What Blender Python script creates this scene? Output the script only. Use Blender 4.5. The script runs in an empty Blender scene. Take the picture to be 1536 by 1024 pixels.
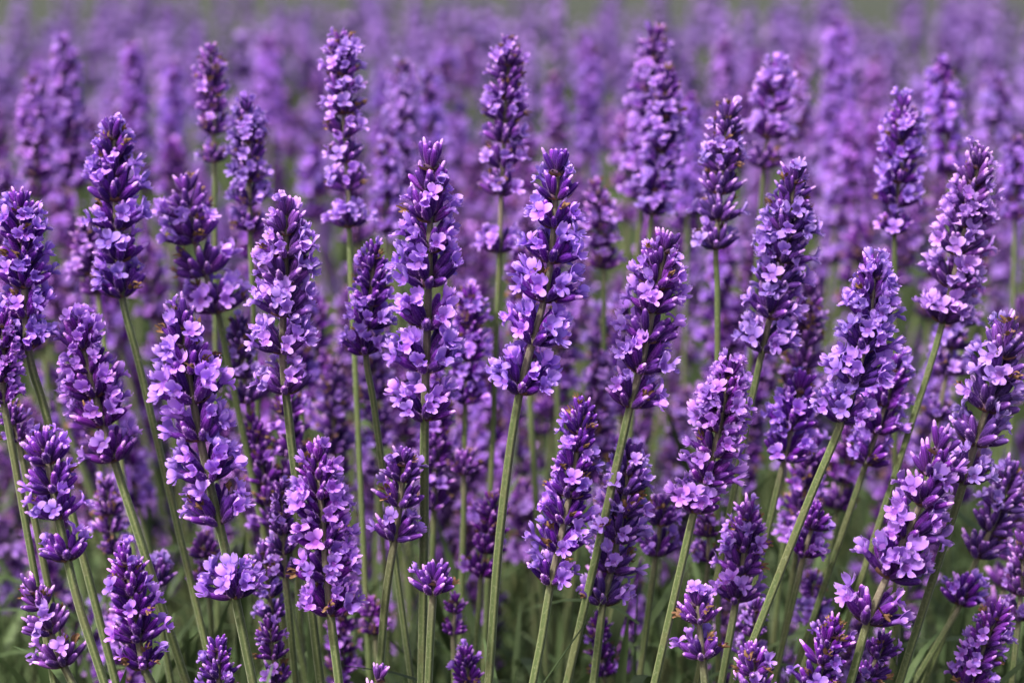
import bpy, math, random
import numpy as np
from mathutils import Vector, Matrix

random.seed(11)
rng = np.random.default_rng(7)
S = bpy.context.scene
COL = S.collection

# ------------------------------------------------------------------ camera
CAM_Z = 0.495
PITCH = math.radians(8.95)
LENS = 85.0
F = LENS / 36.0 * 1536.0
D0 = 0.575                                   # distance to the sharp row
cd = bpy.data.cameras.new('camera')
cam = bpy.data.objects.new('camera', cd)
COL.objects.link(cam)
cam.location = (0, 0, CAM_Z)
cam.rotation_euler = (math.radians(90) - PITCH, 0, 0)
cd.lens = LENS
cd.sensor_width = 36.0
cd.clip_start = 0.01
cd.clip_end = 900.0
cd.dof.use_dof = True
cd.dof.focus_distance = 0.583
cd.dof.aperture_fstop = 12.0
S.camera = cam

# ------------------------------------------------------------------ light
SUN_EL, SUN_AZ = math.radians(52), math.radians(-140)     # from the left, behind the camera
w = bpy.data.worlds.new('World')
S.world = w
w.use_nodes = True
nt = w.node_tree
sky = nt.nodes.new('ShaderNodeTexSky')
sky.sky_type = 'NISHITA'
sky.sun_disc = False
sky.sun_elevation = SUN_EL
sky.sun_rotation = SUN_AZ
sky.air_density = 1.0
sky.dust_density = 6.0
bg = nt.nodes['Background']
bg.inputs['Strength'].default_value = 0.15
nt.links.new(sky.outputs[0], bg.inputs[0])
sd = bpy.data.lights.new('sun', 'SUN')
sd.energy = 3.4
sd.angle = math.radians(5.0)
sd.color = (1.0, 0.94, 0.86)
sun = bpy.data.objects.new('sun', sd)
COL.objects.link(sun)
sdir = Vector((math.sin(SUN_AZ) * math.cos(SUN_EL), math.cos(SUN_AZ) * math.cos(SUN_EL), math.sin(SUN_EL)))
sun.rotation_euler = sdir.to_track_quat('Z', 'Y').to_euler()
sun.location = sdir * 5
vs = S.view_settings
vs.view_transform = 'Standard'
vs.look = 'None'
vs.exposure = 0.66
vs.gamma = 1.0
S.cycles.use_denoising = True
S.cycles.max_bounces = 6
S.cycles.diffuse_bounces = 3
S.cycles.transmission_bounces = 4
S.cycles.sample_clamp_indirect = 6.0


# ------------------------------------------------------------------ materials
class NT:
    def __init__(self, name):
        self.m = bpy.data.materials.new(name)
        self.m.use_nodes = True
        self.t = self.m.node_tree
        self.p = self.t.nodes['Principled BSDF']
        self.out = self.t.nodes['Material Output']

    def n(self, typ, **kw):
        x = self.t.nodes.new(typ)
        for k, v in kw.items():
            setattr(x, k, v)
        return x

    def l(self, a, b):
        self.t.links.new(a, b)

    def attr(self, name):
        return self.n('ShaderNodeAttribute', attribute_name=name).outputs['Fac']

    def ramp(self, fac, stops):
        r = self.n('ShaderNodeValToRGB')
        els = r.color_ramp.elements
        while len(els) < len(stops):
            els.new(0.5)
        for e, (p, c) in zip(els, stops):
            e.position = p
            e.color = (*c, 1)
        self.l(fac, r.inputs[0])
        return r.outputs[0]

    def math(self, op, a, b=None, clamp=False):
        x = self.n('ShaderNodeMath', operation=op, use_clamp=clamp)
        for i, v in enumerate((a, b)):
            if v is None:
                continue
            if isinstance(v, (int, float)):
                x.inputs[i].default_value = v
            else:
                self.l(v, x.inputs[i])
        return x.outputs[0]

    def mix(self, fac, a, b, mode='MIX'):
        x = self.n('ShaderNodeMix', data_type='RGBA', blend_type=mode)
        for i, v in ((0, fac), (6, a), (7, b)):
            if isinstance(v, (int, float)):
                x.inputs[i].default_value = v
            elif isinstance(v, tuple):
                x.inputs[i].default_value = (*v, 1)
            else:
                self.l(v, x.inputs[i])
        return x.outputs[2]

    def noise(self, scale, detail=3):
        tc = self.n('ShaderNodeTexCoord')
        x = self.n('ShaderNodeTexNoise')
        x.inputs['Scale'].default_value = scale
        x.inputs['Detail'].default_value = detail
        self.l(tc.outputs['Object'], x.inputs['Vector'])
        return x.outputs['Fac']

    def rnd(self):
        oi = self.n('ShaderNodeObjectInfo')
        return self.math('FRACT', self.math('ADD', oi.outputs['Random'], self.attr('rnd')))

    def hsv(self, col, h, s, v):
        x = self.n('ShaderNodeHueSaturation')
        for nme, val in (('Hue', h), ('Saturation', s), ('Value', v)):
            if isinstance(val, (int, float)):
                x.inputs[nme].default_value = val
            else:
                self.l(val, x.inputs[nme])
        self.l(col, x.inputs['Color'])
        return x.outputs[0]

    def stalk_tint(self, col):
        # every stalk carries its own slight shift of hue and tone in its objects' colour
        oi = self.n('ShaderNodeObjectInfo')
        sp = self.n('ShaderNodeSeparateColor')
        self.l(oi.outputs['Color'], sp.inputs[0])
        return self.hsv(col, self.math('ADD', 0.47, self.math('MULTIPLY', sp.outputs[0], 0.06)), self.math('ADD', 0.85, self.math('MULTIPLY', sp.outputs[1], 0.2)), self.math('ADD', 0.8, self.math('MULTIPLY', sp.outputs[2], 0.4)))

    def thin(self, col, amount):
        tr = self.n('ShaderNodeBsdfTranslucent')
        self.l(col, tr.inputs[0])
        mx = self.n('ShaderNodeMixShader')
        mx.inputs[0].default_value = amount
        self.l(self.p.outputs[0], mx.inputs[1])
        self.l(tr.outputs[0], mx.inputs[2])
        self.l(mx.outputs[0], self.out.inputs[0])


def mat_calyx():
    M = NT('calyx_purple')
    r = M.rnd()
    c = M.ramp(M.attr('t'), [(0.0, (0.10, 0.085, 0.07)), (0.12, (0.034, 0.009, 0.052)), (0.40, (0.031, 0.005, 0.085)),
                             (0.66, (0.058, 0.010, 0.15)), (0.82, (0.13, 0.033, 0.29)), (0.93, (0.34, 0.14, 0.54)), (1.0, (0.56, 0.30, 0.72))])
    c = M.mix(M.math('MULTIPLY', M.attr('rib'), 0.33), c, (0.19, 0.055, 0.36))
    n = M.noise(2600, 2)
    c = M.mix(M.math('MULTIPLY', M.math('GREATER_THAN', n, 0.58), 0.28), c, (0.16, 0.075, 0.30))
    c = M.stalk_tint(c)
    c = M.hsv(c, M.math('ADD', 0.484, M.math('MULTIPLY', r, 0.03)), 1.06, M.math('ADD', 0.62, M.math('MULTIPLY', r, 0.75)))
    M.l(c, M.p.inputs['Base Color'])
    M.p.inputs['Roughness'].default_value = 0.55
    M.p.inputs['Specular IOR Level'].default_value = 0.12
    M.p.inputs['Sheen Weight'].default_value = 0.16
    M.p.inputs['Sheen Roughness'].default_value = 0.4
    M.p.inputs['Sheen Tint'].default_value = (0.68, 0.45, 0.95, 1)
    return M.m


def mat_petal():
    M = NT('petal_violet')
    r = M.rnd()
    c = M.ramp(M.attr('t'), [(0.0, (0.20, 0.04, 0.33)), (0.24, (0.27, 0.085, 0.53)), (0.42, (0.33, 0.13, 0.66)), (0.85, (0.52, 0.245, 0.86)), (1.0, (0.70, 0.43, 0.93))])
    n = M.noise(500, 2)
    c = M.mix(M.math('MULTIPLY', n, 0.3), c, (0.35, 0.14, 0.70))
    c = M.stalk_tint(c)
    c = M.hsv(c, M.math('ADD', 0.483, M.math('MULTIPLY', r, 0.028)), 0.98, M.math('ADD', 0.86, M.math('MULTIPLY', r, 0.4)))
    M.l(c, M.p.inputs['Base Color'])
    M.p.inputs['Roughness'].default_value = 0.5
    M.p.inputs['Specular IOR Level'].default_value = 0.15
    M.p.inputs['Sheen Weight'].default_value = 0.05
    M.thin(c, 0.32)
    return M.m


def mat_simple(name, stops, scale, rough, trans=0.0, var=0.5, sheen=0.0):
    M = NT(name)
    r = M.rnd()
    n = M.noise(scale, 3)
    c = M.ramp(n, stops)
    c = M.hsv(c, 0.5, 1.0, M.math('ADD', 1.0 - var / 2, M.math('MULTIPLY', r, var)))
    M.l(c, M.p.inputs['Base Color'])
    M.p.inputs['Roughness'].default_value = rough
    M.p.inputs['Specular IOR Level'].default_value = 0.25
    M.p.inputs['Sheen Weight'].default_value = sheen
    if trans:
        M.thin(c, trans)
    return M.m


def mat_stem():
    M = NT('stem_green')
    r = M.rnd()
    n = M.noise(260, 3)
    c = M.ramp(M.attr('rib'), [(0.0, (0.038, 0.062, 0.016)), (0.5, (0.088, 0.120, 0.036)), (1.0, (0.19, 0.21, 0.085))])
    c = M.mix(M.math('MULTIPLY', n, 0.45), c, (0.065, 0.085, 0.03))
    c = M.mix(M.math('MULTIPLY', M.math('GREATER_THAN', M.noise(70, 5), 0.55), 0.35), c, (0.12, 0.11, 0.05))
    # inside the flower head the stem turns grey mauve brown
    c = M.mix(M.math('MULTIPLY', M.attr('t'), 0.75), c, (0.16, 0.115, 0.105))
    n2 = M.noise(1800, 2)
    c = M.mix(M.math('MULTIPLY', M.math('GREATER_THAN', n2, 0.6), 0.2), c, (0.36, 0.37, 0.23))
    c = M.hsv(c, 0.505, 0.95, M.math('ADD', 0.75, M.math('MULTIPLY', r, 0.5)))
    M.l(c, M.p.inputs['Base Color'])
    M.p.inputs['Roughness'].default_value = 0.6
    M.p.inputs['Specular IOR Level'].default_value = 0.25
    M.p.inputs['Sheen Weight'].default_value = 0.25
    M.p.inputs['Sheen Tint'].default_value = (0.85, 0.9, 0.7, 1)
    b = M.n('ShaderNodeBump')
    b.inputs['Strength'].default_value = 0.35
    b.inputs['Distance'].default_value = 0.0002
    M.l(n2, b.inputs['Height'])
    M.l(b.outputs[0], M.p.inputs['Normal'])
    return M.m


def mat_ground():
    M = NT('ground_soil_and_grass')
    tc = M.n('ShaderNodeTexCoord')
    sp = M.n('ShaderNodeSeparateXYZ')
    M.l(tc.outputs['Object'], sp.inputs[0])
    n1 = M.noise(9, 6)
    n2 = M.noise(60, 4)
    soil = M.ramp(n2, [(0.3, (0.045, 0.032, 0.022)), (0.7, (0.13, 0.095, 0.065))])
    grass = M.ramp(n1, [(0.3, (0.025, 0.033, 0.02)), (0.7, (0.05, 0.055, 0.035))])
    edge = M.math('ADD', sp.outputs['Y'], M.math('MULTIPLY', n1, 0.6))
    f = M.n('ShaderNodeMapRange')
    f.inputs['From Min'].default_value = 2.5
    f.inputs['From Max'].default_value = 2.9
    M.l(edge, f.inputs['Value'])
    c = M.mix(f.outputs[0], soil, grass)
    M.l(c, M.p.inputs['Base Color'])
    M.p.inputs['Roughness'].default_value = 0.95
    b = M.n('ShaderNodeBump')
    b.inputs['Distance'].default_value = 0.02
    M.l(n2, b.inputs['Height'])
    M.l(b.outputs[0], M.p.inputs['Normal'])
    return M.m


CALYX = mat_calyx()
PETAL = mat_petal()
STEM = mat_stem()
BRACT = mat_simple('bract_brown', [(0.3, (0.10, 0.045, 0.05)), (0.6, (0.22, 0.12, 0.07)), (0.8, (0.16, 0.15, 0.06))], 300, 0.7, 0.15)
WITHER = mat_simple('withered_brown', [(0.3, (0.11, 0.055, 0.032)), (0.55, (0.23, 0.125, 0.065)), (0.8, (0.38, 0.25, 0.14))], 700, 0.75, 0.1)
LEAF = mat_simple('leaf_grey_green', [(0.3, (0.04, 0.066, 0.024)), (0.6, (0.075, 0.115, 0.045)), (0.8, (0.13, 0.17, 0.085))], 40, 0.6, 0.2, 0.7)
GRASS = mat_simple('grass_green', [(0.3, (0.025, 0.033, 0.02)), (0.7, (0.05, 0.055, 0.035))], 5, 0.7, 0.2, 0.6)
MATS = [CALYX, PETAL, BRACT, WITHER, STEM]
IC, IP, IB, IW, IS = range(5)


# ------------------------------------------------------------------ geometry soup
class Soup:
    """verts, faces and per-vertex attributes t, rib, rnd; builds ONE mesh."""

    def __init__(self):
        self.v, self.f, self.mi, self.t, self.rib, self.rn = [], [], [], [], [], []

    def add(self, v, f, mi, t, rib=None, rn=0.0):
        o = len(self.v)
        self.v.extend(v)
        self.f.extend([tuple(i + o for i in q) for q in f])
        self.mi.extend([mi] * len(f))
        self.t.extend(t)
        self.rib.extend(rib if rib is not None else [0.0] * len(v))
        self.rn.extend([rn] * len(v))

    def join(self, other, M, rn=0.0):
        A = np.array(M)
        V = np.array(other.v) @ A[:3, :3].T + A[:3, 3]
        o = len(self.v)
        self.v.extend(map(tuple, V))
        self.f.extend([tuple(i + o for i in q) for q in other.f])
        self.mi.extend(other.mi)
        self.t.extend(other.t)
        self.rib.extend(other.rib)
        self.rn.extend([rn] * len(V))

    def mesh(self, name, mats=None):
        me = bpy.data.meshes.new(name)
        me.from_pydata([tuple(x) for x in self.v], [], self.f)
        ms = mats or MATS
        used = sorted(set(self.mi))
        for u in used:
            me.materials.append(ms[u])
        idx = {u: k for k, u in enumerate(used)}
        me.polygons.foreach_set('material_index', [idx[x] for x in self.mi])
        me.polygons.foreach_set('use_smooth', [True] * len(self.f))
        for nm, data in (('t', self.t), ('rib', self.rib), ('rnd', self.rn)):
            a = me.attributes.new(nm, 'FLOAT', 'POINT')
            a.data.foreach_set('value', np.array(data, dtype=np.float32))
        me.update()
        return me


mm = 0.001


def rings_to_faces(nr, ns, closed_top=True):
    f = []
    for i in range(nr - 1):
        for j in range(ns):
            a, b = i * ns + j, i * ns + (j + 1) % ns
            f.append((a, b, b + ns, a + ns))
    return f


def bud_soup(kind, r):
    """one ribbed lavender calyx, base at origin, along +z, about 6.5 mm. kind 0 closed, 1 pale bud peeping out, 2 toothed and open"""
    s = Soup()
    ns = 16
    L = r.uniform(6.2, 7.4) * mm
    R = r.uniform(1.0, 1.2) * mm
    bend = r.uniform(-0.5, 0.9) * mm
    prof = [(0.0, .26), (.05, .42), (.15, .66), (.32, .92), (.50, 1.0), (.68, .93), (.82, .76), (.92, .58)]
    if kind == 0:
        prof += [(.985, .34), (1.03, .08)]
    elif kind == 1:
        prof += [(.93, .44), (1.0, .52), (1.08, .50), (1.16, .36), (1.22, .1)]
    else:
        prof += [(1.0, .72), (.97, .50), (.85, .36)]
    v, t, rib = [], [], []
    for k, (z, q) in enumerate(prof):
        for j in range(ns):
            a = 2 * math.pi * j / ns
            ridge = 1.0 if j % 2 == 0 else 0.0
            calyx_zone = k < 8
            rr = R * q * ((0.93 + 0.11 * ridge) if calyx_zone else 1.0)
            zz = z * L
            if kind == 2 and k == 8:
                zz += (0.5 if j % 4 == 0 else -0.25) * mm
            if calyx_zone and k == 7:
                zz += (0.22 * ridge) * mm
            v.append((rr * math.cos(a) + bend * (z ** 2), rr * math.sin(a), zz))
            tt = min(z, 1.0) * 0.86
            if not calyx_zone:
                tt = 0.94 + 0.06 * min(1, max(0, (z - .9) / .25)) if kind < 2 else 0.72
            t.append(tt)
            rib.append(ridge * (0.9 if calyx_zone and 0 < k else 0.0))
    f = rings_to_faces(len(prof), ns)
    n = len(prof)
    top = (n - 1) * ns
    f.append(tuple(range(top, top + ns)))
    f.append(tuple(reversed(range(ns))))
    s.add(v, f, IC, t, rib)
    # short pale down on the ribs
    for _ in range(46):
        z = r.uniform(.2, .95)
        a = r.uniform(0, 2 * math.pi)
        q = np.interp(z, [p[0] for p in prof[:8]], [p[1] for p in prof[:8]]) * R
        c = Vector((q * math.cos(a) + bend * z * z, q * math.sin(a), z * L))
        o = Vector((math.cos(a), math.sin(a), r.uniform(.3, 1.0))).normalized()
        side = Vector((-math.sin(a), math.cos(a), 0)) * 0.035 * mm
        s.add([c - side, c + side, c + o * r.uniform(.3, .55) * mm], [(0, 1, 2)], IC, [1.0, 1.0, 1.0])
    return s


def flower_soup(r):
    """a two-lipped open lavender flower; tube along +z, upper lip towards +y"""
    s = Soup()
    ns = 10
    prof = [(-1.2, .62), (0.4, .72), (1.5, .95), (2.3, 1.45)]
    v, t = [], []
    for z, q in prof:
        for j in range(ns):
            a = 2 * math.pi * j / ns
            v.append((q * mm * math.cos(a), q * mm * math.sin(a), z * mm))
            t.append(0.42 if z < 1 else 0.25)
    s.add(v, rings_to_faces(4, ns), IP, t)
    # dark throat
    v = [(1.0 * mm * math.cos(2 * math.pi * j / ns), 1.0 * mm * math.sin(2 * math.pi * j / ns), 1.65 * mm) for j in range(ns)]
    s.add(v, [tuple(range(ns))], IP, [0.0] * ns)
    lobes = [(90 + 30, 3.3, 3.2, 30), (90 - 30, 3.3, 3.2, 30), (270, 2.7, 2.1, 22), (270 + 58, 2.5, 2.0, 28), (270 - 58, 2.5, 2.0, 28)]
    for ang, L, W, fl in lobes:
        ang = math.radians(ang + r.uniform(-6, 6))
        L *= r.uniform(.85, 1.12)
        W *= r.uniform(.85, 1.1)
        fl = math.radians(fl + r.uniform(-22, 40))
        curl = r.uniform(-1.0, 0.7)
        er, et = Vector((math.cos(ang), math.sin(ang), 0)), Vector((-math.sin(ang), math.cos(ang), 0))
        vs_ = (0, .22, .45, .68, .87, 1.0)
        pw = (.62, .86, 1.0, .98, .72, .28)
        us = (-1, -.5, 0, .5, 1)
        v, t = [], []
        ph = r.uniform(0, 6)
        for vv, p in zip(vs_, pw):
            for u in us:
                th = fl - curl * vv
                rad = 1.15 + L * vv * math.cos(th)
                z = 2.05 + L * vv * math.sin(th) + 0.45 * u * u * (1 - .3 * vv) + 0.40 * math.sin(ph + 6 * u + 5 * vv) * vv
                notch = -0.22 * (1 - abs(u)) * vv ** 6 * L * .4
                q = er * (rad + notch) + et * (u * W / 2 * p)
                v.append(((q.x) * mm, (q.y) * mm, z * mm))
                t.append(0.30 + 0.66 * vv + 0.06 * abs(u))
        f = []
        for i in range(len(vs_) - 1):
            for j in range(4):
                a = i * 5 + j
                f.append((a, a + 1, a + 6, a + 5))
        s.add(v, f, IP, t)
    return s


def withered_soup(r):
    """a shrivelled brown corolla: a short tube and a few curled strips"""
    s = Soup()
    for k in range(r.randint(4, 6)):
        a = r.uniform(0, 2 * math.pi)
        d = Vector((math.cos(a) * r.uniform(.3, 1), math.sin(a) * r.uniform(.3, 1), r.uniform(.5, 1.2))).normalized()
        side = d.cross(Vector((r.uniform(-1, 1), r.uniform(-1, 1), r.uniform(-1, 1)))).normalized()
        up = d.cross(side)
        L, W = r.uniform(1.6, 3.2) * mm, r.uniform(.35, .7) * mm
        cu = r.uniform(-2.5, 2.5)
        v = []
        for i in range(6):
            q = i / 5
            c = d * (L * q) + up * (L * .35 * math.sin(cu * q)) + side * (.3 * mm * math.sin(4 * q + k))
            wd = W * (0.5 + .6 * math.sin(math.pi * min(1, q + .12)))
            v += [c - side * wd, c + up * wd * .6, c + side * wd]
        f = []
        for i in range(5):
            b = i * 3
            f += [(b, b + 1, b + 4, b + 3), (b + 1, b + 2, b + 5, b + 4)]
        s.add(v, f, IW, [.5] * len(v))
    return s


def whorl_base_soup(r):
    """the cyme base: node ring with two papery bracts below the buds"""
    s = Soup()
    for side in (0, 1):
        a0 = side * math.pi + r.uniform(-.3, .3)
        for off in (0.0, r.uniform(.5, .9), -r.uniform(.5, .9)):
            a = a0 + off
            er, et = Vector((math.cos(a), math.sin(a), 0)), Vector((-math.sin(a), math.cos(a), 0))
            L = r.uniform(2.6, 4.2) * (1 if off == 0 else .7)
            W = r.uniform(1.2, 1.9) * (1 if off == 0 else .55)
            v = []
            for i in range(5):
                q = i / 4
                wd = W * (.5, .95, .9, .5, .06)[i]
                c = er * (1.1 + L * q * .92) + Vector((0, 0, -0.4 + L * q * q * .42))
                for u in (-1, 0, 1):
                    x = c + et * (u * wd) + Vector((0, 0, .3 * u * u))
                    v.append((x.x * mm, x.y * mm, x.z * mm))
            f = []
            for i in range(4):
                b = i * 3
                f += [(b, b + 1, b + 4, b + 3), (b + 1, b + 2, b + 5, b + 4)]
            s.add(v, f, IB, [.5] * 15)
        # fat cyme foot joining the buds to the stem
        v, ns = [], 8
        er = Vector((math.cos(a0), math.sin(a0), 0))
        et = Vector((-math.sin(a0), math.cos(a0), 0))
        for q, rad in ((0, .9), (.5, 1.1), (1, .9), (1.3, .3)):
            for j in range(ns):
                b = 2 * math.pi * j / ns
                c = er * (0.6 + 1.4 * q) + Vector((0, 0, .1 + .9 * q)) + et * (rad * 1.5 * math.cos(b)) + Vector((0, 0, rad * .8 * math.sin(b)))
                v.append((c.x * mm, c.y * mm, c.z * mm))
        s.add(v, rings_to_faces(4, ns), IC, [.08] * len(v))
    return s


R = random.Random(5)
BUD_S = [bud_soup(k, R) for k in (0, 0, 0, 1, 1, 1, 2, 2)]
FLO_S = [flower_soup(R) for _ in range(9)]
WIT_S = [withered_soup(R) for _ in range(5)]
WHO_S = [whorl_base_soup(R) for _ in range(6)]
BUD_M = [s.mesh('bud') for s in BUD_S]
FLO_M = [s.mesh('open_flower') for s in FLO_S]
WIT_M = [s.mesh('withered_flower') for s in WIT_S]
WHO_M = [s.mesh('flower_whorl') for s in WHO_S]


def frame(z, up):
    z = z.normalized()
    x = up.cross(z)
    if x.length < 1e-5:
        x = Vector((1, 0, 0)).cross(z)
    x.normalize()
    y = z.cross(x)
    M = Matrix((x, y, z)).transposed()
    return M


def whorl_plan(r, openness, young=0.0, wither=0.35, tip=False):
    """list of ('bud'|'flower'|'wither', variant, Matrix) in whorl space (z up the stem)"""
    out = []
    buds = []
    if tip:
        n = r.randint(7, 9)
        for i in range(n):
            a = 2 * math.pi * i / n + r.uniform(-.3, .3)
            pol = math.radians(r.uniform(4, 14) if i % 3 == 0 else r.uniform(18, 40))
            buds.append((a, pol, r.uniform(.8, 1.05), r.uniform(.2, .8) * mm, r.uniform(0, 1.6) * mm))
    else:
        for side in (0, 1):
            a0 = side * math.pi
            for i in range(10 - (1 if young > .5 else 0)):
                row = i % 3
                fan = (i / 9 - .5) * 2
                a = a0 + fan * math.radians(68) + r.uniform(-.13, .13)
                pol = (r.uniform(50, 68), r.uniform(36, 50), r.uniform(20, 34))[row] - 12 * young
                buds.append((a, math.radians(pol), r.uniform(.82, 1.06), r.uniform(1.0, 1.7) * mm, (r.uniform(-.4, .5), r.uniform(.5, 1.5), r.uniform(1.2, 2.6))[row] * mm))
    r.shuffle(buds)
    for a, pol, sc, rad, dz in buds:
        d = Vector((math.sin(pol) * math.cos(a), math.sin(pol) * math.sin(a), math.cos(pol)))
        p = Vector((rad * math.cos(a), rad * math.sin(a), dz))
        B = frame(d, Vector((0, 0, 1)))
        spin = Matrix.Rotation(r.choice((0, 0, math.pi)) + r.uniform(-.5, .5), 3, 'Z')
        Mb = Matrix.Translation(p) @ (B @ spin).to_4x4() @ Matrix.Scale(sc, 4)
        op = r.random() < openness
        wi = (not op) and (not tip or wither > .55) and r.random() < wither * .22
        kind = r.choice((6, 7)) if (op or wi) else r.choice((0, 0, 1, 1, 2, 2, 3, 4, 5))
        out.append(('bud', kind, Mb))
        if op:
            tip_p = p + d * 6.0 * mm * sc
            out_d = (d + Vector((math.cos(a), math.sin(a), r.uniform(-.2, .7))) * r.uniform(.15, .8) + Vector((r.uniform(-.3, .3), r.uniform(-.3, .3), 0))).normalized()
            Bf = frame(out_d, Vector((r.uniform(-.3, .3), r.uniform(-.3, .3), 1)))
            out.append(('flower', r.randrange(len(FLO_M)), Matrix.Translation(tip_p) @ (Bf @ Matrix.Rotation(r.uniform(-.35, .35), 3, 'Z')).to_4x4() @ Matrix.Scale(r.uniform(.66, .92) * (.9 if tip else 1), 4)))
        elif wi:
            tip_p = p + d * 5.7 * mm * sc
            Bf = frame(d, Vector((0, 0, 1)))
            out.append(('wither', r.randrange(len(WIT_M)), Matrix.Translation(tip_p) @ Bf.to_4x4() @ Matrix.Scale(r.uniform(.8, 1.2), 4)))
    return out


def merged_whorl(r, openness, tip=False):
    s = Soup()
    if not tip:
        s.join(WHO_S[r.randrange(6)], Matrix.Identity(4), r.random())
    for k, i, M in whorl_plan(r, openness, tip=tip, wither=1.0):
        s.join({'bud': BUD_S, 'flower': FLO_S, 'wither': WIT_S}[k][i], M, r.random())
    return s


RM = random.Random(21)
MERGED = {False: [], True: []}
for o_ in (.14, .26, .38, .5, .62, .78):
    for rep in range(2):
        MERGED[False].append((o_, merged_whorl(RM, o_).mesh('flower_whorl')))
for o_ in (.05, .25, .55):
    for rep in range(2):
        MERGED[True].append((o_, merged_whorl(RM, o_, True).mesh('flower_whorl')))


# ------------------------------------------------------------------ stalk builder
CP, SP = math.cos(PITCH), math.sin(PITCH)
FWD, UPV = Vector((0, CP, -SP)), Vector((0, SP, CP))


def at(px, py, Y):
    """the point of the vertical plane Y that the photo shows at px, py"""
    d = FWD + Vector((1, 0, 0)) * ((px - 768) / F) - UPV * ((py - 512) / F)
    return Vector((0, 0, CAM_Z)) + d * (Y / d.y)


def project(p):
    q = p - Vector((0, 0, CAM_Z))
    z = q.dot(FWD)
    return 768 + F * q.x / z, 512 - F * q.dot(UPV) / z


def smooth_path(P, n=10):
    out = []
    Q = [P[0] * 2 - P[1]] + P + [P[-1] * 2 - P[-2]]
    for i in range(1, len(Q) - 2):
        a, b, c, d = Q[i - 1:i + 3]
        for k in range(n):
            t = k / n
            out.append(0.5 * ((2 * b) + (c - a) * t + (2 * a - 5 * b + 4 * c - d) * t * t + (3 * b - a - 3 * c + d) * t ** 3))
    out.append(P[-1])
    return out


def stem_soup(path, lens, L_head, r0, r1, ns=12, rn=0.0):
    """square ridged stem along path (tip first)"""
    s = Soup()
    v, t, rib = [], [], []
    prev = Vector((1, 0.2, 0))
    tot = lens[-1]
    for i, p in enumerate(path):
        a, b = path[max(0, i - 1)], path[min(len(path) - 1, i + 1)]
        T = (a - b).normalized()
        X = (prev - T * prev.dot(T)).normalized()
        prev = X
        Yv = T.cross(X)
        q = lens[i] / tot
        hd = 1.0 if lens[i] < L_head * .85 else max(0.0, 1 - (lens[i] - L_head * .85) / 0.012)
        rr = r0 + (r1 - r0) * min(1, lens[i] / (L_head * 1.05 + .004))
        for j in range(ns):
            an = 2 * math.pi * j / ns
            cs = math.cos(4 * an) if ns >= 12 else 0
            k = rr * (1 + 0.10 * cs)
            v.append(p + X * (k * math.cos(an)) + Yv * (k * math.sin(an)))
            t.append(hd)
            rib.append(0.5 + 0.5 * cs if ns >= 12 else 0.45)
    f = [tuple(reversed(x)) for x in rings_to_faces(len(path), ns)]
    f.append(tuple(range(ns)))
    s.add(v, f, IS, t, rib, rn)
    return s


TINT = (.5, .5, .5, 1)


def add_obj(name, data, parent, M):
    o = bpy.data.objects.new(name, data)
    COL.objects.link(o)
    o.parent = parent
    o.matrix_basis = M
    o.color = TINT
    return o


N_FULL = [0]


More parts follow.
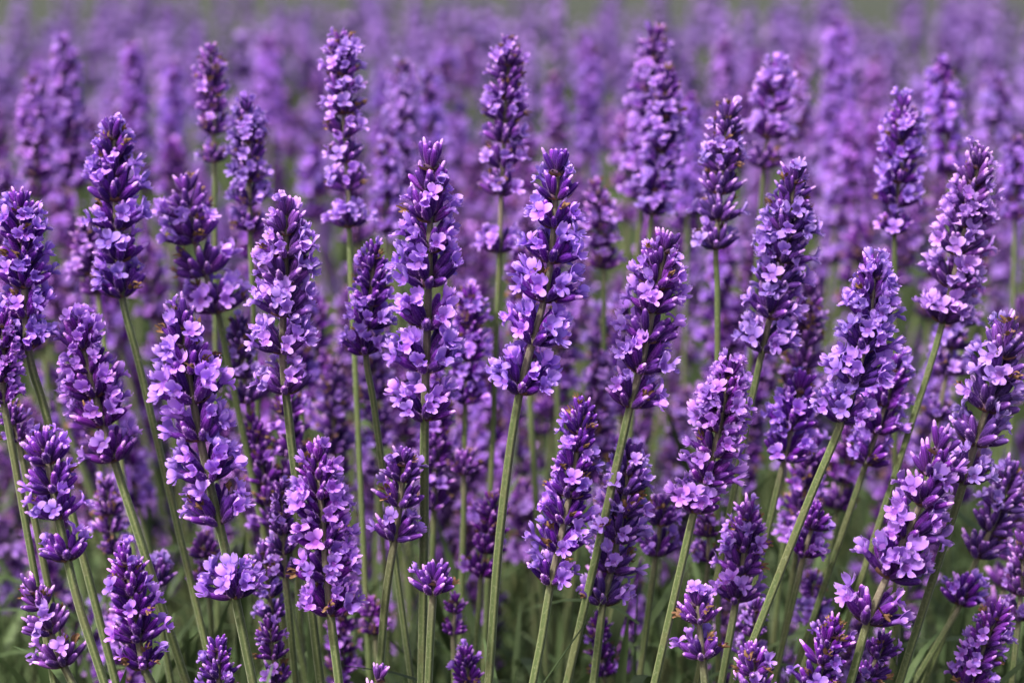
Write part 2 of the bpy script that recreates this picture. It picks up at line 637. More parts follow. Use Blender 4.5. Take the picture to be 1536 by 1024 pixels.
def lavender(label, group, P, nb, width, r, openness=.35, extras=(), full=True, stem_r=1.5 * mm, tip_open=None, wither=.35, nw=None):
    """P: world points tip..down; P[nb] = bottom of the flower head. extras: distances (m) below tip for extra low whorls"""
    global TINT
    TINT = (r.uniform(.3, .68), r.uniform(.2, .8), r.uniform(.2, .8), 1)
    sc = width / 0.0180
    P = list(P)
    # run the stem on down to the ground, easing towards upright
    last, prevp = P[-1], P[-2]
    d = (last - prevp).normalized()
    if d.z > -.3:
        d.z = -.3
        d.normalize()
    z = last.z
    k1 = last + d * (z * .5 / -d.z)
    d2 = Vector((d.x * .55, d.y * .55, d.z)).normalized()
    k2 = Vector((k1.x + d2.x * k1.z / -d2.z, k1.y + d2.y * k1.z / -d2.z, -0.004))
    mid = (last + k1) / 2
    P2 = P + [mid, k1, k2]
    path = smooth_path(P2, 6)
    lens = [0.0]
    for a, b in zip(path, path[1:]):
        lens.append(lens[-1] + (b - a).length)
    L_head = lens[nb * 6]

    def along(s):
        s = max(0, s)
        for i in range(len(lens) - 1):
            if lens[i + 1] >= s:
                q = (s - lens[i]) / max(1e-9, lens[i + 1] - lens[i])
                return path[i].lerp(path[i + 1], q), (path[i] - path[i + 1]).normalized()
        return path[-1], Vector((0, 0, 1))

    base = Vector((path[-1].x, path[-1].y, 0))
    root = bpy.data.objects.new('lavender_stalk', None)
    root.empty_display_size = .01
    COL.objects.link(root)
    root.location = base
    root['label'] = label
    root['category'] = 'lavender'
    root['group'] = group
    a0 = min(7.0 * mm * sc * .80, L_head * .55)
    if nw == 1:                        # a lone tuft: the upper buds sit right on the whorl
        a0 = max(a0, L_head - 2.8 * mm * sc)
    # stem starts at the tip node
    k = 0
    while lens[k] < a0:
        k += 1
    p0, _ = along(a0)
    spath = [p0 - base] + [p - base for p in path[k:]]
    slens = [a0] + lens[k:]
    low = max([L_head] + list(extras))
    sm = stem_soup(spath, slens, low if len(extras) < 2 else L_head, stem_r * .55, stem_r, 12 if full else 6).mesh('stem')
    add_obj('stem', sm, root, Matrix.Identity(4))
    run = L_head + .2 * mm * sc - a0
    n = nw if nw else max(1, round(run / (7.0 * mm * sc)))
    wts = [.52 + .6 * (i / max(1, n - 1)) for i in range(n)]
    tot = sum(wts)
    nodes = [(a0, True, .95 if nw == 1 else .80)]
    acc = a0
    for i in range(n):
        acc += run * wts[i] / tot * (1 + r.uniform(-.06, .06) * (i < n - 1))
        prog = (i + 1) / n
        size = min(1.0, .73 + .45 * prog) * r.uniform(.95, 1.05)
        nodes.append((acc, False, size))
    for e in extras:
        nodes.append((e, False, r.uniform(.86, .98)))
    spin0 = r.uniform(0, math.pi)
    for i, (s, tip, size) in enumerate(nodes):
        p, T = along(s)
        ang = spin0 + i * math.pi / 2 + r.uniform(-.35, .35)
        if full and not tip:
            # one cyme to the left and one to the right of the stem more often than not
            if r.random() < .7:
                ang = r.uniform(-.35, .35)
        B = frame(T, Vector((0, -1, 0)))
        M = Matrix.Translation(p - base) @ (B @ Matrix.Rotation(ang, 3, 'Z')).to_4x4() @ Matrix.Scale(sc * size, 4)
        op = openness * (1.6 if full else 1.3) * r.uniform(.55, 1.4)
        if tip:
            op = tip_open if tip_open is not None else openness * .25
        elif i <= 2 and tip_open is None:
            op *= .3 if i == 1 else .7
        if full:
            wm = bpy.data.objects.new('flower_whorl', WHO_M[r.randrange(6)])
            COL.objects.link(wm)
            wm.parent = root
            wm.matrix_basis = M
            for kd, vi, m in whorl_plan(r, op, young=1 - min(1, i / max(1, n) * 1.6), tip=tip, wither=wither):
                if kd == 'bud':
                    add_obj('bud', BUD_M[vi], wm, m)
                elif kd == 'flower':
                    add_obj('open_flower', FLO_M[vi], wm, m)
                else:
                    add_obj('withered_flower', WIT_M[vi], wm, m)
            N_FULL[0] += 1
        else:
            pool = sorted(MERGED[tip], key=lambda q: abs(q[0] - op) + r.uniform(0, .1))[:3]
            add_obj('flower_whorl', r.choice(pool)[1], root, M)
    return root


# ------------------------------------------------------------------ the stalks one can tell apart in the photo
# label, [(x, y) from the tip down], index of the head's foot, width px, depth factor, openness, [y of extra low whorls], options
FRONT = 'sharp lavender stalks of the front clump'
BACK = 'soft focus lavender stalks behind the front clump'
H = []


def h(label, pts, nb, wpx, k, op=.35, ex=(), **kw):
    H.append((label, pts, nb, wpx, k, op, ex, kw))


h('tall sharp lavender spike at the middle, seven flowering whorls on a straight upright stem',
  [(647, 216), (644, 400), (637, 628), (636, 800), (632, 1024)], 2, 118, 1.0, .42, nw=7)
h('sharp lavender spike right of the central one, wide flowered lower whorls, thick stem leaning left',
  [(838, 228), (822, 420), (778, 596), (750, 800), (733, 1024)], 2, 110, 1.0, .40, nw=6)
h('sharp dense spike left of the central one with a separate tuft hanging below its head',
  [(430, 292), (428, 420), (424, 528), (434, 640), (448, 760)], 2, 104, 1.01, .33, [590])
h('large spike at left with a brown withered patch near its top and two lower tufts',
  [(268, 458), (285, 580), (313, 718), (340, 830), (382, 1024)], 2, 118, .985, .42, [783, 893], wither=.6)
h('left spike with pale open flowers crowning its tip, leaning left beside the brown patched one',
  [(112, 470), (135, 570), (172, 692), (205, 790), (262, 960)], 2, 102, 1.03, .34, tip_open=.7)
h('short loose spike near the left edge with three spaced tufts on a diagonal stem',
  [(62, 648), (80, 735), (88, 776), (118, 900), (165, 1040)], 1, 98, .98, .3, [776, 838])
h('small dark budded spike leaning left at the bottom left corner',
  [(40, 864), (68, 928), (94, 994), (126, 1060)], 2, 88, .98, .1)
h('dark purple mostly budded spike at the bottom left, beside the diagonal green stem',
  [(186, 818), (200, 900), (216, 1000), (245, 1060)], 2, 92, .98, .16)
h('broad flowering spike standing on paired stems left of the bottom middle',
  [(476, 660), (484, 780), (496, 922), (510, 1040)], 2, 104, .985, .42)
h('short dark bud spike just left of the central stem, green stem below',
  [(607, 670), (602, 740), (592, 808), (578, 900), (568, 1020)], 2, 88, .99, .14)
h('single small round bud tuft in front of the foot of the central stem',
  [(655, 816), (650, 888), (646, 950), (642, 1040)], 1, 84, .98, .04, nw=1)
h('mid height spike right of the thick leaning stem, brown remains in its bare gap',
  [(876, 600), (862, 700), (845, 790), (826, 876), (812, 960), (796, 1040)], 3, 94, .985, .24, wither=.9)
h('dense spike leaning right of centre with loose lilac flowers on its left flank',
  [(1002, 346), (986, 430), (966, 530), (946, 606), (920, 720)], 3, 104, 1.02, .38)
h('right of centre spike tipped with light flowers, on a long bare pale stem',
  [(1098, 536), (1078, 640), (1062, 712), (1042, 765), (1018, 870), (980, 1040)], 3, 96, .99, .4, tip_open=.45)
h('pale topped flowering spike at right on a stem slanting down to the left',
  [(1312, 384), (1300, 500), (1264, 628), (1210, 760), (1120, 990)], 2, 106, 1.0, .42, tip_open=.65)
h('sharp spike at the right edge with a brown spent flower near its tip',
  [(1516, 478), (1494, 570), (1464, 662), (1430, 770), (1380, 920)], 2, 112, 1.0, .36, [722], wither=.6)
h('large leaning spike at the lower right with lilac flowers along its widely spaced whorls',
  [(1418, 646), (1385, 750), (1345, 835), (1302, 932), (1270, 1040)], 3, 120, .98, .36, nw=5)
h('dark spike with brown spent flower high up, right of the long stem pair',
  [(1194, 242), (1180, 350), (1165, 430), (1143, 528), (1128, 600), (1105, 720)], 3, 100, 1.06, .33)
h('tall slightly soft spike with broad flowered middle, right of centre in the second row',
  [(1095, 155), (1084, 260), (1074, 368), (1076, 440), (1076, 560)], 2, 84, 1.10, .33)
h('tall spike at upper left with a brown spent flower under its bud tip',
  [(168, 178), (172, 300), (182, 438), (208, 540), (245, 690)], 2, 102, 1.07, .33, wither=.7)
h('spike against the left edge, bud tip and wide flowering middle',
  [(30, 286), (36, 400), (42, 522), (66, 610), (100, 740)], 2, 94, 1.03, .4)
h('bushy soft spike between the upper left spike and the dense left one',
  [(276, 262), (292, 360), (325, 462), (345, 560)], 2, 108, 1.11, .38)
h('thin spike of small separate whorls standing against the blurred field at upper left',
  [(314, 66), (318, 140), (321, 200), (322, 330)], 2, 60, 1.20, .3, [243], nw=5)
h('pale crowned spike at upper left with white lilac flowers at its top',
  [(370, 148), (374, 250), (375, 345), (378, 420)], 2, 72, 1.15, .45, tip_open=.8)
h('tallest spike left of centre, lit white flowers on its tip',
  [(514, 46), (514, 160), (522, 288), (526, 400), (530, 480)], 2, 76, 1.13, .35, [340], tip_open=.8)
h('small spike with a brown spot, left of the central spike\'s lower whorls',
  [(560, 364), (556, 450), (549, 532), (560, 600), (574, 700)], 2, 78, 1.05, .25, wither=.7)
h('tall soft spike behind and between the two central ones, lower tuft on its stem',
  [(765, 55), (758, 170), (752, 292), (750, 360), (744, 520)], 2, 80, 1.15, .38, [378])
h('tall soft spike at upper right, left one of a touching pair',
  [(985, 40), (972, 180), (962, 300), (955, 400)], 2, 78, 1.28, .48)
h('soft spike right one of the touching pair at upper right, lower tip',
  [(1003, 98), (996, 210), (978, 322), (968, 420)], 2, 70, 1.20, .5)
h('soft spike with frosted pale tip, right of the upper right pair',
  [(1165, 92), (1157, 170), (1146, 248), (1140, 330)], 2, 78, 1.24, .48, tip_open=.7)
h('soft bulky spike near the right with bright flowers at its tip and foot tuft',
  [(1358, 144), (1352, 230), (1342, 350), (1342, 430)], 2, 78, 1.15, .42, tip_open=.6)
h('broad spike near the right edge leaning right, bud tip above flowering middle',
  [(1470, 222), (1450, 330), (1414, 482), (1392, 560), (1360, 660)], 2, 98, 1.07, .4)
h('blurred spike rising behind the bulky right spike, its tip higher',
  [(1412, 85), (1416, 170), (1424, 262), (1424, 360)], 2, 66, 1.34, .45)
h('spike half hidden behind the pale topped right spike, darker and lower',
  [(1348, 530), (1330, 600), (1300, 692), (1270, 780)], 2, 88, 1.07, .3)
h('soft full spike left of the slanting right stem, behind it',
  [(1206, 560), (1192, 620), (1176, 690), (1155, 780)], 2, 92, 1.07, .33)
h('bright medium spike standing between the two long bare stems at right',
  [(1124, 753), (1118, 820), (1104, 902), (1090, 980)], 2, 88, 1.025, .34)
h('loose open spike with separate tubes on a thin pale stem at bottom right of centre',
  [(1044, 880), (1048, 930), (1054, 985), (1060, 1050)], 2, 92, .99, .25)
h('dark bud spike with brown spent flowers at the bottom right, left of the thick stem',
  [(1254, 928), (1240, 975), (1222, 1030), (1205, 1080)], 2, 84, .975, .15, wither=.9)
h('small dark bud spike half behind the thick bottom right stem',
  [(1330, 948), (1318, 980), (1304, 1016), (1296, 1060)], 2, 74, 1.0, .08)
h('small bud spike cut by the bottom edge, right of the loose open spike',
  [(1128, 964), (1130, 1000), (1132, 1050), (1134, 1090)], 2, 82, .97, .1)
h('spike with dark bud top and round lilac flowers, behind the mid height one',
  [(948, 664), (935, 760), (918, 850), (905, 905), (890, 1024)], 3, 92, 1.025, .3, wither=.7)
h('small dark bud spike at the bottom, under the two tufted left stem',
  [(328, 953), (328, 1000), (330, 1050), (334, 1090)], 2, 74, .985, .1)
h('dull budded spike low at left of the paired stems, tip below a dark one',
  [(400, 926), (408, 970), (416, 1024), (424, 1060)], 2, 64, 1.02, .2)
h('small spike cut by the bottom edge left of the central stem',
  [(570, 996), (568, 1030), (566, 1060), (564, 1100)], 2, 84, .97, .1)
h('cut off blue purple spike at the bottom, right of the central stem',
  [(697, 966), (700, 1000), (703, 1050), (706, 1090)], 2, 64, 1.04, .3)
h('small dim spike above the cut off one beside the central stem',
  [(683, 890), (682, 920), (680, 950), (682, 1020)], 2, 50, 1.08, .1)
h('spike in the bottom right corner with a lilac flower group on its side',
  [(1502, 902), (1478, 960), (1452, 1030), (1430, 1070)], 2, 84, 1.01, .26)
h('single wide tuft on a slanting stem near the right edge, low down',
  [(1450, 846), (1440, 905), (1415, 950), (1360, 1040)], 1, 84, 1.06, .4, nw=1)
h('small soft spike crossed by the long slanting stem at right',
  [(1226, 752), (1218, 790), (1206, 832), (1190, 900)], 2, 72, 1.05, .3)
h('dark bushy spike at the right edge below the brown spotted one',
  [(1516, 690), (1500, 760), (1468, 832), (1440, 900)], 2, 92, 1.07, .22)
h('spike cut by the right edge above the bottom right corner',
  [(1536, 800), (1534, 860), (1528, 930), (1520, 1000)], 2, 70, 1.06, .2)
h('dark brown spotted spike partly hidden by the thick leaning stem',
  [(742, 738), (735, 800), (722, 862), (716, 940)], 2, 72, 1.10, .15, wither=.8)
h('slim dark spike touching the left side of the broad paired stem spike',
  [(424, 722), (424, 790), (428, 862), (438, 960)], 2, 60, 1.04, .1)
h('dark spike behind and below the slim one at lower left of centre',
  [(394, 812), (400, 870), (408, 924), (414, 1000)], 2, 62, 1.06, .15)
h('short soft spike in the gap between the second central spike and the leaning dense one',
  [(893, 268), (900, 330), (906, 402), (906, 500)], 2, 62, 1.22, .3)
h('soft spike behind the right side of the tall central one',
  [(706, 430), (704, 520), (698, 606), (696, 700)], 2, 68, 1.14, .3)
h('single tuft on a straight stem between central stem and thick leaning stem',
  [(698, 662), (696, 710), (696, 760), (694, 860)], 1, 70, 1.12, .3, nw=1)
h('dim spike behind the gap left of the dense left spike, dark with rust spots',
  [(358, 476), (364, 540), (372, 606), (384, 700)], 2, 72, 1.12, .15, wither=.8)
h('partly cut spike on the left edge at mid height',
  [(2, 470), (4, 540), (6, 604), (20, 680)], 2, 66, 1.02, .35)
h('small spike low on the left edge above the three tuft one',
  [(14, 604), (20, 632), (28, 660), (44, 740)], 2, 62, 1.04, .2)
h('lone pair of lilac flower clusters left of the two tufted stem',
  [(228, 828), (234, 878), (242, 940), (258, 1040)], 1, 82, 1.07, .6, nw=1)
h('soft dark spike in the shade between the two left stems',
  [(158, 718), (164, 770), (172, 826), (186, 920)], 2, 62, 1.13, .2)
h('soft bright spike right of the two tufted left stem',
  [(304, 796), (308, 830), (312, 872), (318, 960)], 2, 66, 1.10, .4)
h('soft low spike behind the right flank of the dark topped lilac one',
  [(996, 740), (990, 790), (984, 830), (972, 920)], 2, 82, 1.08, .3)
h('small dim spike right of the mid height stem near the bottom',
  [(898, 914), (900, 960), (906, 1010), (910, 1060)], 2, 58, 1.09, .15)
h('small blurred bud spike left of the bottom middle green stem',
  [(556, 894), (558, 920), (562, 950), (568, 1030)], 2, 52, 1.12, .1)
h('soft spike left of the bare pale stem right of centre',
  [(1060, 768), (1062, 800), (1062, 842), (1056, 930)], 2, 62, 1.10, .2)
h('soft low spike between the slanting stem and the lower right leaning spike',
  [(1218, 856), (1220, 890), (1222, 936), (1214, 1010)], 2, 62, 1.12, .4)
h('small soft spike right behind the bright medium one\'s foot',
  [(1136, 900), (1130, 940), (1122, 984), (1112, 1050)], 2, 56, 1.06, .25)
# further back, blurred
h('blurred tall spike at far upper left with two bright lumps on top',
  [(96, 58), (100, 160), (116, 282), (122, 360)], 2, 68, 1.42, .5, tip_open=.6)
h('blurred spike left of the tall far left one, lower and darker',
  [(50, 112), (52, 200), (58, 300), (62, 380)], 2, 66, 1.36, .42)
h('blurred round topped spike between far left tall one and the thin separate whorl spike',
  [(197, 68), (201, 140), (206, 222), (208, 330)], 2, 52, 1.58, .5, tip_open=.6)
h('faint short spike just left of the thin separate whorl spike',
  [(262, 90), (258, 160), (254, 250), (252, 330)], 2, 46, 1.68, .4)
h('faint broad spike left of the tallest left of centre one',
  [(403, 56), (404, 120), (405, 186), (405, 290)], 2, 50, 1.82, .55)
h('blurred spike right of the tallest left of centre one, left of a close pair',
  [(606, 94), (602, 200), (598, 334), (598, 420)], 2, 70, 1.36, .45)
h('blurred spike right of a close pair behind the tip of the central spike',
  [(644, 104), (647, 180), (652, 246), (654, 330)], 2, 56, 1.5, .45)
h('faint spike between the touching pair and the frosted one at upper right',
  [(1088, 58), (1087, 100), (1085, 152), (1085, 260)], 2, 50, 1.72, .5)
h('blurred tall spike at upper right standing over a pale lower one',
  [(1260, 28), (1257, 140), (1252, 280), (1252, 360)], 2, 60, 1.62, .5)
h('pale blurred lower spike under the tall one at upper right',
  [(1278, 162), (1280, 220), (1284, 300), (1284, 380)], 2, 46, 1.5, .4, tip_open=.8)
h('faint spike left of the touching upper right pair',
  [(888, 66), (886, 140), (880, 232), (880, 330)], 2, 52, 1.7, .45)
h('dark blurred spike behind the right shoulder of the tall middle soft one',
  [(830, 110), (834, 190), (836, 280), (836, 360)], 2, 50, 1.6, .3)
h('blurred double lump flower top near the upper right edge',
  [(1496, 112), (1494, 150), (1490, 215), (1486, 300)], 2, 64, 1.55, .55)
h('blurred spike at the right edge beneath the double lump top',
  [(1526, 205), (1524, 260), (1522, 330), (1520, 420)], 2, 56, 1.3, .45)
h('blurred spike behind the frosted pale tip, on its right side',
  [(1198, 96), (1196, 170), (1192, 262), (1190, 340)], 2, 54, 1.45, .35)
h('blurred lower spike showing between the pair and the broad flowered right of centre one',
  [(1036, 140), (1036, 220), (1032, 320), (1030, 400)], 2, 52, 1.42, .45)
h('blurred spike behind the left side of the upper left brown tipped one',
  [(128, 330), (132, 390), (146, 440), (158, 520)], 2, 66, 1.18, .45)
h('blurred foot tuft spike left of the central spike top',
  [(578, 210), (580, 280), (578, 350), (576, 420)], 2, 58, 1.3, .5)

HERO_PX = []
for i, (label, pts, nb, wpx, k, op, ex, kw) in enumerate(H):
    r = random.Random(100 + i)
    Y = D0 * k
    P = [at(x, y, Y) for x, y in pts]
    # slight natural lean in depth
    ln = r.uniform(-.05, .05)
    P = [p + Vector((0, (p.z - P[nb].z) * ln, 0)) for p in P]
    width = wpx * (.86 if k > 1.25 else 1.0) * (P[0] - Vector((0, 0, CAM_Z))).dot(FWD) / F
    exm = []
    for y in ex:                       # distance below the tip of an extra whorl
        s, j = 0.0, 0
        while j + 2 < len(pts) and pts[j + 1][1] < y:
            s += (P[j + 1] - P[j]).length
            j += 1
        q = (y - pts[j][1]) / (pts[j + 1][1] - pts[j][1])
        exm.append(s + (P[j + 1] - P[j]).length * q)
    full = k < 1.09
    st = (1.02 if k < 1.05 else .88) * mm * min(1.0, .55 + .45 * width / .0185)
    lavender(label, FRONT if full else BACK, P, nb, width, r, op * (1.35 if k > 1.25 else 1), exm, full, st, **kw)
    HERO_PX.append((pts[0][0], pts[0][1], Y))

# ------------------------------------------------------------------ more stalks filling the clump behind
SHORT = {0: 'the tall central spike', 1: 'the second central spike', 2: 'the dense left spike with a hanging tuft',
         3: 'the brown patched left spike', 4: 'the flower crowned left spike', 12: 'the leaning dense spike right of centre',
         13: 'the light tipped spike right of centre', 14: 'the pale topped right spike', 15: 'the right edge spike with brown tip',
         17: 'the dark spike right of the stem pair', 19: 'the brown tipped upper left spike', 20: 'the left edge spike',
         24: 'the tallest left spike', 26: 'the tall soft middle spike', 27: 'the touching upper right pair',
         30: 'the bulky soft right spike', 31: 'the broad spike near the right edge', 16: 'the lower right leaning spike',
         8: 'the paired stem spike', 11: 'the mid height spike', 5: 'the three tuft left spike'}
cnt = {}
placed = [(p[0], p[1], p[2]) for p in HERO_PX]
n_fill, tries = 0, 0
rf = random.Random(77)
N_TARGET = 300 - len(H)
while n_fill < N_TARGET and tries < 20000:
    tries += 1
    Y = 0.66 + (1.32 - 0.66) * rf.random() ** .85
    x = rf.uniform(-1, 1) * (0.225 * Y)
    zt = 0.43 + .03 * min(1.25, (Y - .66) / .46) - abs(rf.gauss(0, .05)) + rf.uniform(-.02, .008)
    if rf.random() < .40:
        Y = rf.uniform(.64, .92)
        x = rf.uniform(-1, 1) * (0.225 * Y)
        zt = rf.uniform(.295, .405)
    top = Vector((x, Y, zt))
    px, py = project(top)
    if py < 40 + 60 * rf.random() or py > 985 or px < -20 or px > 1556:
        continue
    if Y < .80 and py < 330 and rf.random() < .8:
        continue
    if any(abs(px - a) < 26 and abs(py - b) < 60 and abs(Y - c) < .2 for a, b, c in placed):
        continue
    L = rf.uniform(.024, .05)
    wd = rf.uniform(.0115, .0155)
    lx = (px - 768) / 768 * .22 + rf.gauss(0, .07)
    ly = rf.gauss(0, .06)
    dv = Vector((-lx, -ly, -1)).normalized()
    P = [top, top + dv * L * .5, top + dv * L, top + dv * (L + .05)]
    ki = min(SHORT, key=lambda q: abs(H[q][1][0][0] - px) + .5 * abs(H[q][1][0][1] - py))
    hx, hy = H[ki][1][0]
    side = 'left' if px < hx else 'right'
    vert = 'higher' if py < hy else 'lower'
    key = (ki, side, vert)
    cnt[key] = cnt.get(key, 0) + 1
    ordn = ['nearest', 'second', 'third', 'fourth', 'fifth', 'sixth', 'seventh', 'eighth', 'ninth', 'tenth', 'eleventh', 'twelfth'] + ['farthest'] * 60
    ex = [L + rf.uniform(.008, .014)] if rf.random() < .3 else []
    st = 0.9 * mm
    o = lavender('', BACK, P, 2, wd, rf, rf.uniform(.08, .34), ex, False, st, tip_open=rf.choice((.05, .1, .5)))
    o['key'] = str(key)
    placed.append((px, py, Y))
    n_fill += 1
    H_fill = globals().setdefault('FILL', [])
    H_fill.append((o, key, math.hypot(px - hx, py - hy)))

by = {}
for o, key, dist in FILL:
    by.setdefault(key, []).append((dist, o))
ORD = ['first', 'second', 'third', 'fourth', 'fifth', 'sixth', 'seventh', 'eighth', 'ninth', 'tenth', 'eleventh', 'twelfth', 'thirteenth', 'fourteenth', 'fifteenth', 'sixteenth', 'seventeenth', 'eighteenth', 'nineteenth', 'twentieth']
for key, lst in by.items():
    lst.sort(key=lambda q: q[0])
    for i, (dist, o) in enumerate(lst):
        ki, side, vert = key
        o['label'] = f"{ORD[min(i, 19)]} blurred spike {side} of and {vert} than {SHORT[ki]}"
        del o['key']

# ------------------------------------------------------------------ far lavender (nobody could count it)


def low_stalk(r):
    """light template of a whole stalk, height 0.42, tip at z = .42"""
    s = Soup()
    ns = 4
    L = r.uniform(.035, .06)
    v, t = [], []
    for z in (0, .2, .42 - L, .415):
        for j in range(ns):
            a = 2 * math.pi * j / ns
            rr = (1.1 if z < .4 else .4) * mm
            v.append((rr * math.cos(a), rr * math.sin(a), z))
            t.append(0.0)
    s.add(v, rings_to_faces(4, ns), IS, t, [.5] * len(v), r.random())
    n = r.randint(5, 7)
    for i in range(n + 1):
        z0 = .42 - .005 - L * i / n
        if i == n and r.random() < .5:
            z0 -= .01
        sz = 1.0 + .40 * i / n
        for b in range(13):
            a = r.uniform(0, 2 * math.pi)
            pol = math.radians(r.uniform(25, 75) if i else r.uniform(5, 40))
            d = Vector((math.sin(pol) * math.cos(a), math.sin(pol) * math.sin(a), math.cos(pol)))
            B = frame(d, Vector((0, 0, 1)))
            o = Vector((0, 0, z0))
            v = []
            for zz, q in ((.8, .5), (3.2, 1.25), (6.2, .55)):
                for j in range(4):
                    an = 2 * math.pi * j / 4
                    v.append(o + B @ Vector((q * math.cos(an), q * math.sin(an), zz)) * mm * sz)
            f = rings_to_faces(3, 4) + [(8, 9, 10, 11)]
            s.add(v, f, IC, [.1] * 4 + [.42] * 4 + [.78] * 4, None, r.random())
            if r.random() < .3:
                c = o + d * 7.4 * mm * sz
                rn = r.random()
                for ang, ll, ww in ((70, 3.4, 1.5), (115, 3.4, 1.5), (215, 2.4, 1.1), (270, 2.6, 1.1), (325, 2.4, 1.1)):
                    an = math.radians(ang)
                    er, et = B @ Vector((math.cos(an), math.sin(an), .35)), B @ Vector((-math.sin(an), math.cos(an), 0))
                    v = [c, c + (er * ll * .55 - et * ww) * mm * sz, c + er * ll * mm * sz, c + (er * ll * .55 + et * ww) * mm * sz]
                    s.add(v, [(0, 1, 2, 3)], IP, [.2, .75, .95, .75], None, rn)
    return s


def bulk_mesh(name, templates, placements, mats):
    """one mesh from many transformed copies, numpy only"""
    Vs, Fs, Ms, Ts, Rs, Ns = [], [], [], [], [], []
    T = []
    for s in templates:
        T.append((np.array([tuple(x) for x in s.v]), np.array(s.f), np.array(s.mi), np.array(s.t), np.array(s.rib), np.array(s.rn)))
    off = 0
    for ti, M, rn in placements:
        V, Fq, mi, t, rb, r0 = T[ti]
        A = np.array(M)
        Vs.append(V @ A[:3, :3].T + A[:3, 3])
        Fs.append(Fq + off)
        Ms.append(mi)
        Ts.append(t)
        Rs.append(rb)
        Ns.append((r0 + rn) % 1.0)
        off += len(V)
    V, Fq, mi = np.concatenate(Vs), np.concatenate(Fs), np.concatenate(Ms)
    me = bpy.data.meshes.new(name)
    me.vertices.add(len(V))
    me.vertices.foreach_set('co', V.astype(np.float32).ravel())
    me.loops.add(Fq.size)
    me.loops.foreach_set('vertex_index', Fq.astype(np.int32).ravel())
    me.polygons.add(len(Fq))
    me.polygons.foreach_set('loop_start', np.arange(0, Fq.size, Fq.shape[1], dtype=np.int32))
    me.update(calc_edges=True)
    for m in mats:
        me.materials.append(m)
    me.polygons.foreach_set('material_index', mi.astype(np.int32))
    for nm, data in (('t', Ts), ('rib', Rs), ('rnd', Ns)):
        a = me.attributes.new(nm, 'FLOAT', 'POINT')
        a.data.foreach_set('value', np.concatenate(data).astype(np.float32))
    me.update()
    return me


def stuff(name, me, label, cat):
    o = bpy.data.objects.new(name, me)
    COL.objects.link(o)
    o['kind'] = 'stuff'
    o['label'] = label
    o['category'] = cat
    o.color = (.4, .3, .15, 1)
    return o


rs = random.Random(9)
LOW = [low_stalk(rs) for _ in range(14)]
pl = []
FIELD_END = 2.25
while len(pl) < 340:
    Y = rs.uniform(1.15, FIELD_END) if rs.random() < .74 else rs.uniform(FIELD_END, 3.3)
    x = rs.uniform(-1, 1) * (.27 * Y + .12)
    if Y < FIELD_END and rs.random() > (.27 * Y + .12) / .76:
        continue
    cl = math.sin(x * 23 + 3 * math.sin(Y * 9)) + math.sin(Y * 17 + 2.3 * math.sin(x * 11)) + math.sin(x * 41 + Y * 13)
    if rs.random() > .5 + .42 * cl:
        continue
    hgt = (.462 + (.010 if Y > 1.8 else 0) - abs(rs.gauss(0, .034)) + rs.uniform(-.012, .008)) / .42
    tilt = Matrix.Rotation(rs.gauss(0, .09), 4, 'X') @ Matrix.Rotation(rs.gauss(0, .09), 4, 'Y')
    M = Matrix.Translation((x, Y, .42 * (hgt - 1) )) @ tilt @ Matrix.Rotation(rs.uniform(0, 6.28), 4, 'Z')
    pl.append((rs.randrange(14), M, rs.random()))
for _ in range(420):                      # the field goes on to both sides
    Y = rs.uniform(.62, FIELD_END)
    x = rs.choice((-1, 1)) * (.27 * Y + .12 + rs.uniform(0, .55))
    hgt = (.455 - abs(rs.gauss(0, .035))) / .42
    pl.append((rs.randrange(14), Matrix.Translation((x, Y, .42 * (hgt - 1))) @ Matrix.Rotation(rs.gauss(0, .09), 4, 'X') @ Matrix.Rotation(rs.gauss(0, .09), 4, 'Y'), rs.random()))
stuff('lavender_field', bulk_mesh('lavender_field', LOW, pl, MATS), 'hazy purple mass of countless lavender spikes filling the far field', 'lavender field')

# ------------------------------------------------------------------ foliage: narrow grey green leaves and shoots under the flowers


def leaf_soup(r, curl):
    s = Soup()
    L, W = 1.0, r.uniform(.026, .044)
    v = []
    for i in range(6):
        q = i / 5
        wd = W * (.45, .9, 1.0, .85, .55, .08)[i]
        c = Vector((0, curl * q * q, q * L * (1 - .3 * abs(curl) * q)))
        v += [c + Vector((-wd, .25 * wd, 0)), c, c + Vector((wd, .25 * wd, 0))]
    f = []
    for i in range(5):
        b = i * 3
        f += [(b, b + 1, b + 4, b + 3), (b + 1, b + 2, b + 5, b + 4)]
    s.add(v, f, 0, [.5] * len(v))
    return s


LEAVES = [leaf_soup(rs, c) for c in (.05, .15, .3, .5, .8, -.1)]
pl = []
for _ in range(6200):                     # a shoot carries opposite leaf pairs
    Y = .40 + (FIELD_END - .40) * rs.random() ** 1.5
    x = rs.uniform(-1, 1) * (.26 * Y + .12)
    if _ >= 4200:
        x += math.copysign(rs.uniform(.1, .55), x)
    z0 = rs.uniform(.02, .20) if rs.random() < .55 else rs.uniform(.17, .275)
    if Y > 1.15 and rs.random() < .5:
        z0 += .09
    for _k in range(rs.randint(4, 7)):
        a = rs.uniform(0, 6.28)
        M = (Matrix.Translation((x + rs.gauss(0, .006), Y + rs.gauss(0, .006), z0 + _k * .008)) @ Matrix.Rotation(a, 4, 'Z')
             @ Matrix.Rotation(-rs.uniform(.1, .95), 4, 'X') @ Matrix.Scale(rs.uniform(.025, .055), 4))
        pl.append((rs.randrange(6), M, rs.random()))
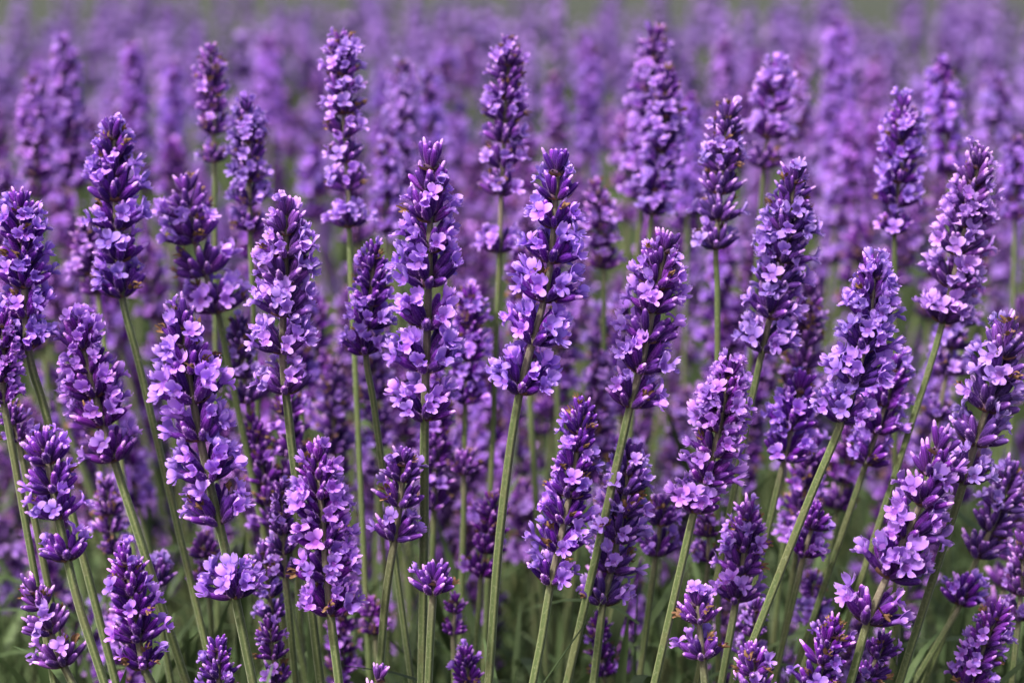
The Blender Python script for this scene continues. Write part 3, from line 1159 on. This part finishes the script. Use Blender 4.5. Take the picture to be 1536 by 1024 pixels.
for _ in range(1500):                     # bare green shoots standing between the stalks
    Y = .56 + 1.2 * rs.random() ** 1.3
    x = rs.uniform(-1, 1) * (.26 * Y + .1)
    M = (Matrix.Translation((x, Y, rs.uniform(.04, .12))) @ Matrix.Rotation(rs.uniform(0, 6.28), 4, 'Z') @ Matrix.Rotation(-rs.uniform(-.1, .3), 4, 'X')
         @ Matrix.Diagonal((.035, .06, rs.uniform(.15, .24), 1)))
    pl.append((rs.choice((0, 1, 5, 2)), M, rs.random()))
for _ in range(1500):                     # leaf tips reaching up among the front stems
    Y = .60 + .5 * rs.random()
    x = rs.uniform(-1, 1) * (.26 * Y + .06)
    M = (Matrix.Translation((x, Y, rs.uniform(.22, .29))) @ Matrix.Rotation(rs.uniform(0, 6.28), 4, 'Z') @ Matrix.Rotation(-rs.uniform(.1, .9), 4, 'X')
         @ Matrix.Scale(rs.uniform(.018, .042), 4))
    pl.append((rs.randrange(6), M, rs.random()))
stuff('lavender_foliage', bulk_mesh('lavender_foliage', LEAVES, pl, [LEAF]), 'narrow grey green lavender leaves crowded under the flower stalks', 'foliage')

# grass strip beyond the field
pl = []
for _ in range(16000):
    Y = FIELD_END + .15 + 6 * rs.random() ** 1.6
    x = rs.uniform(-1, 1) * (.27 * Y + .2)
    M = (Matrix.Translation((x, Y, -.003)) @ Matrix.Rotation(rs.uniform(0, 6.28), 4, 'Z')
         @ Matrix.Rotation(-rs.uniform(0, .5), 4, 'X') @ Matrix.Diagonal((.10, .16, rs.uniform(.10, .24), 1)))
    pl.append((rs.randrange(6), M, rs.random()))
stuff('grass', bulk_mesh('grass', LEAVES, pl, [GRASS]), 'blurred green grass beyond the last lavender row', 'grass')

# ------------------------------------------------------------------ ground
me = bpy.data.meshes.new('ground')
me.from_pydata([(-400, -100, 0), (400, -100, 0), (400, 800, 0), (-400, 800, 0)], [], [(0, 1, 2, 3)])
me.materials.append(mat_ground())
g = bpy.data.objects.new('ground', me)
COL.objects.link(g)
g['kind'] = 'structure'
print('stalks', len(H) + n_fill, 'full whorls', N_FULL[0], 'objects', len(S.objects))
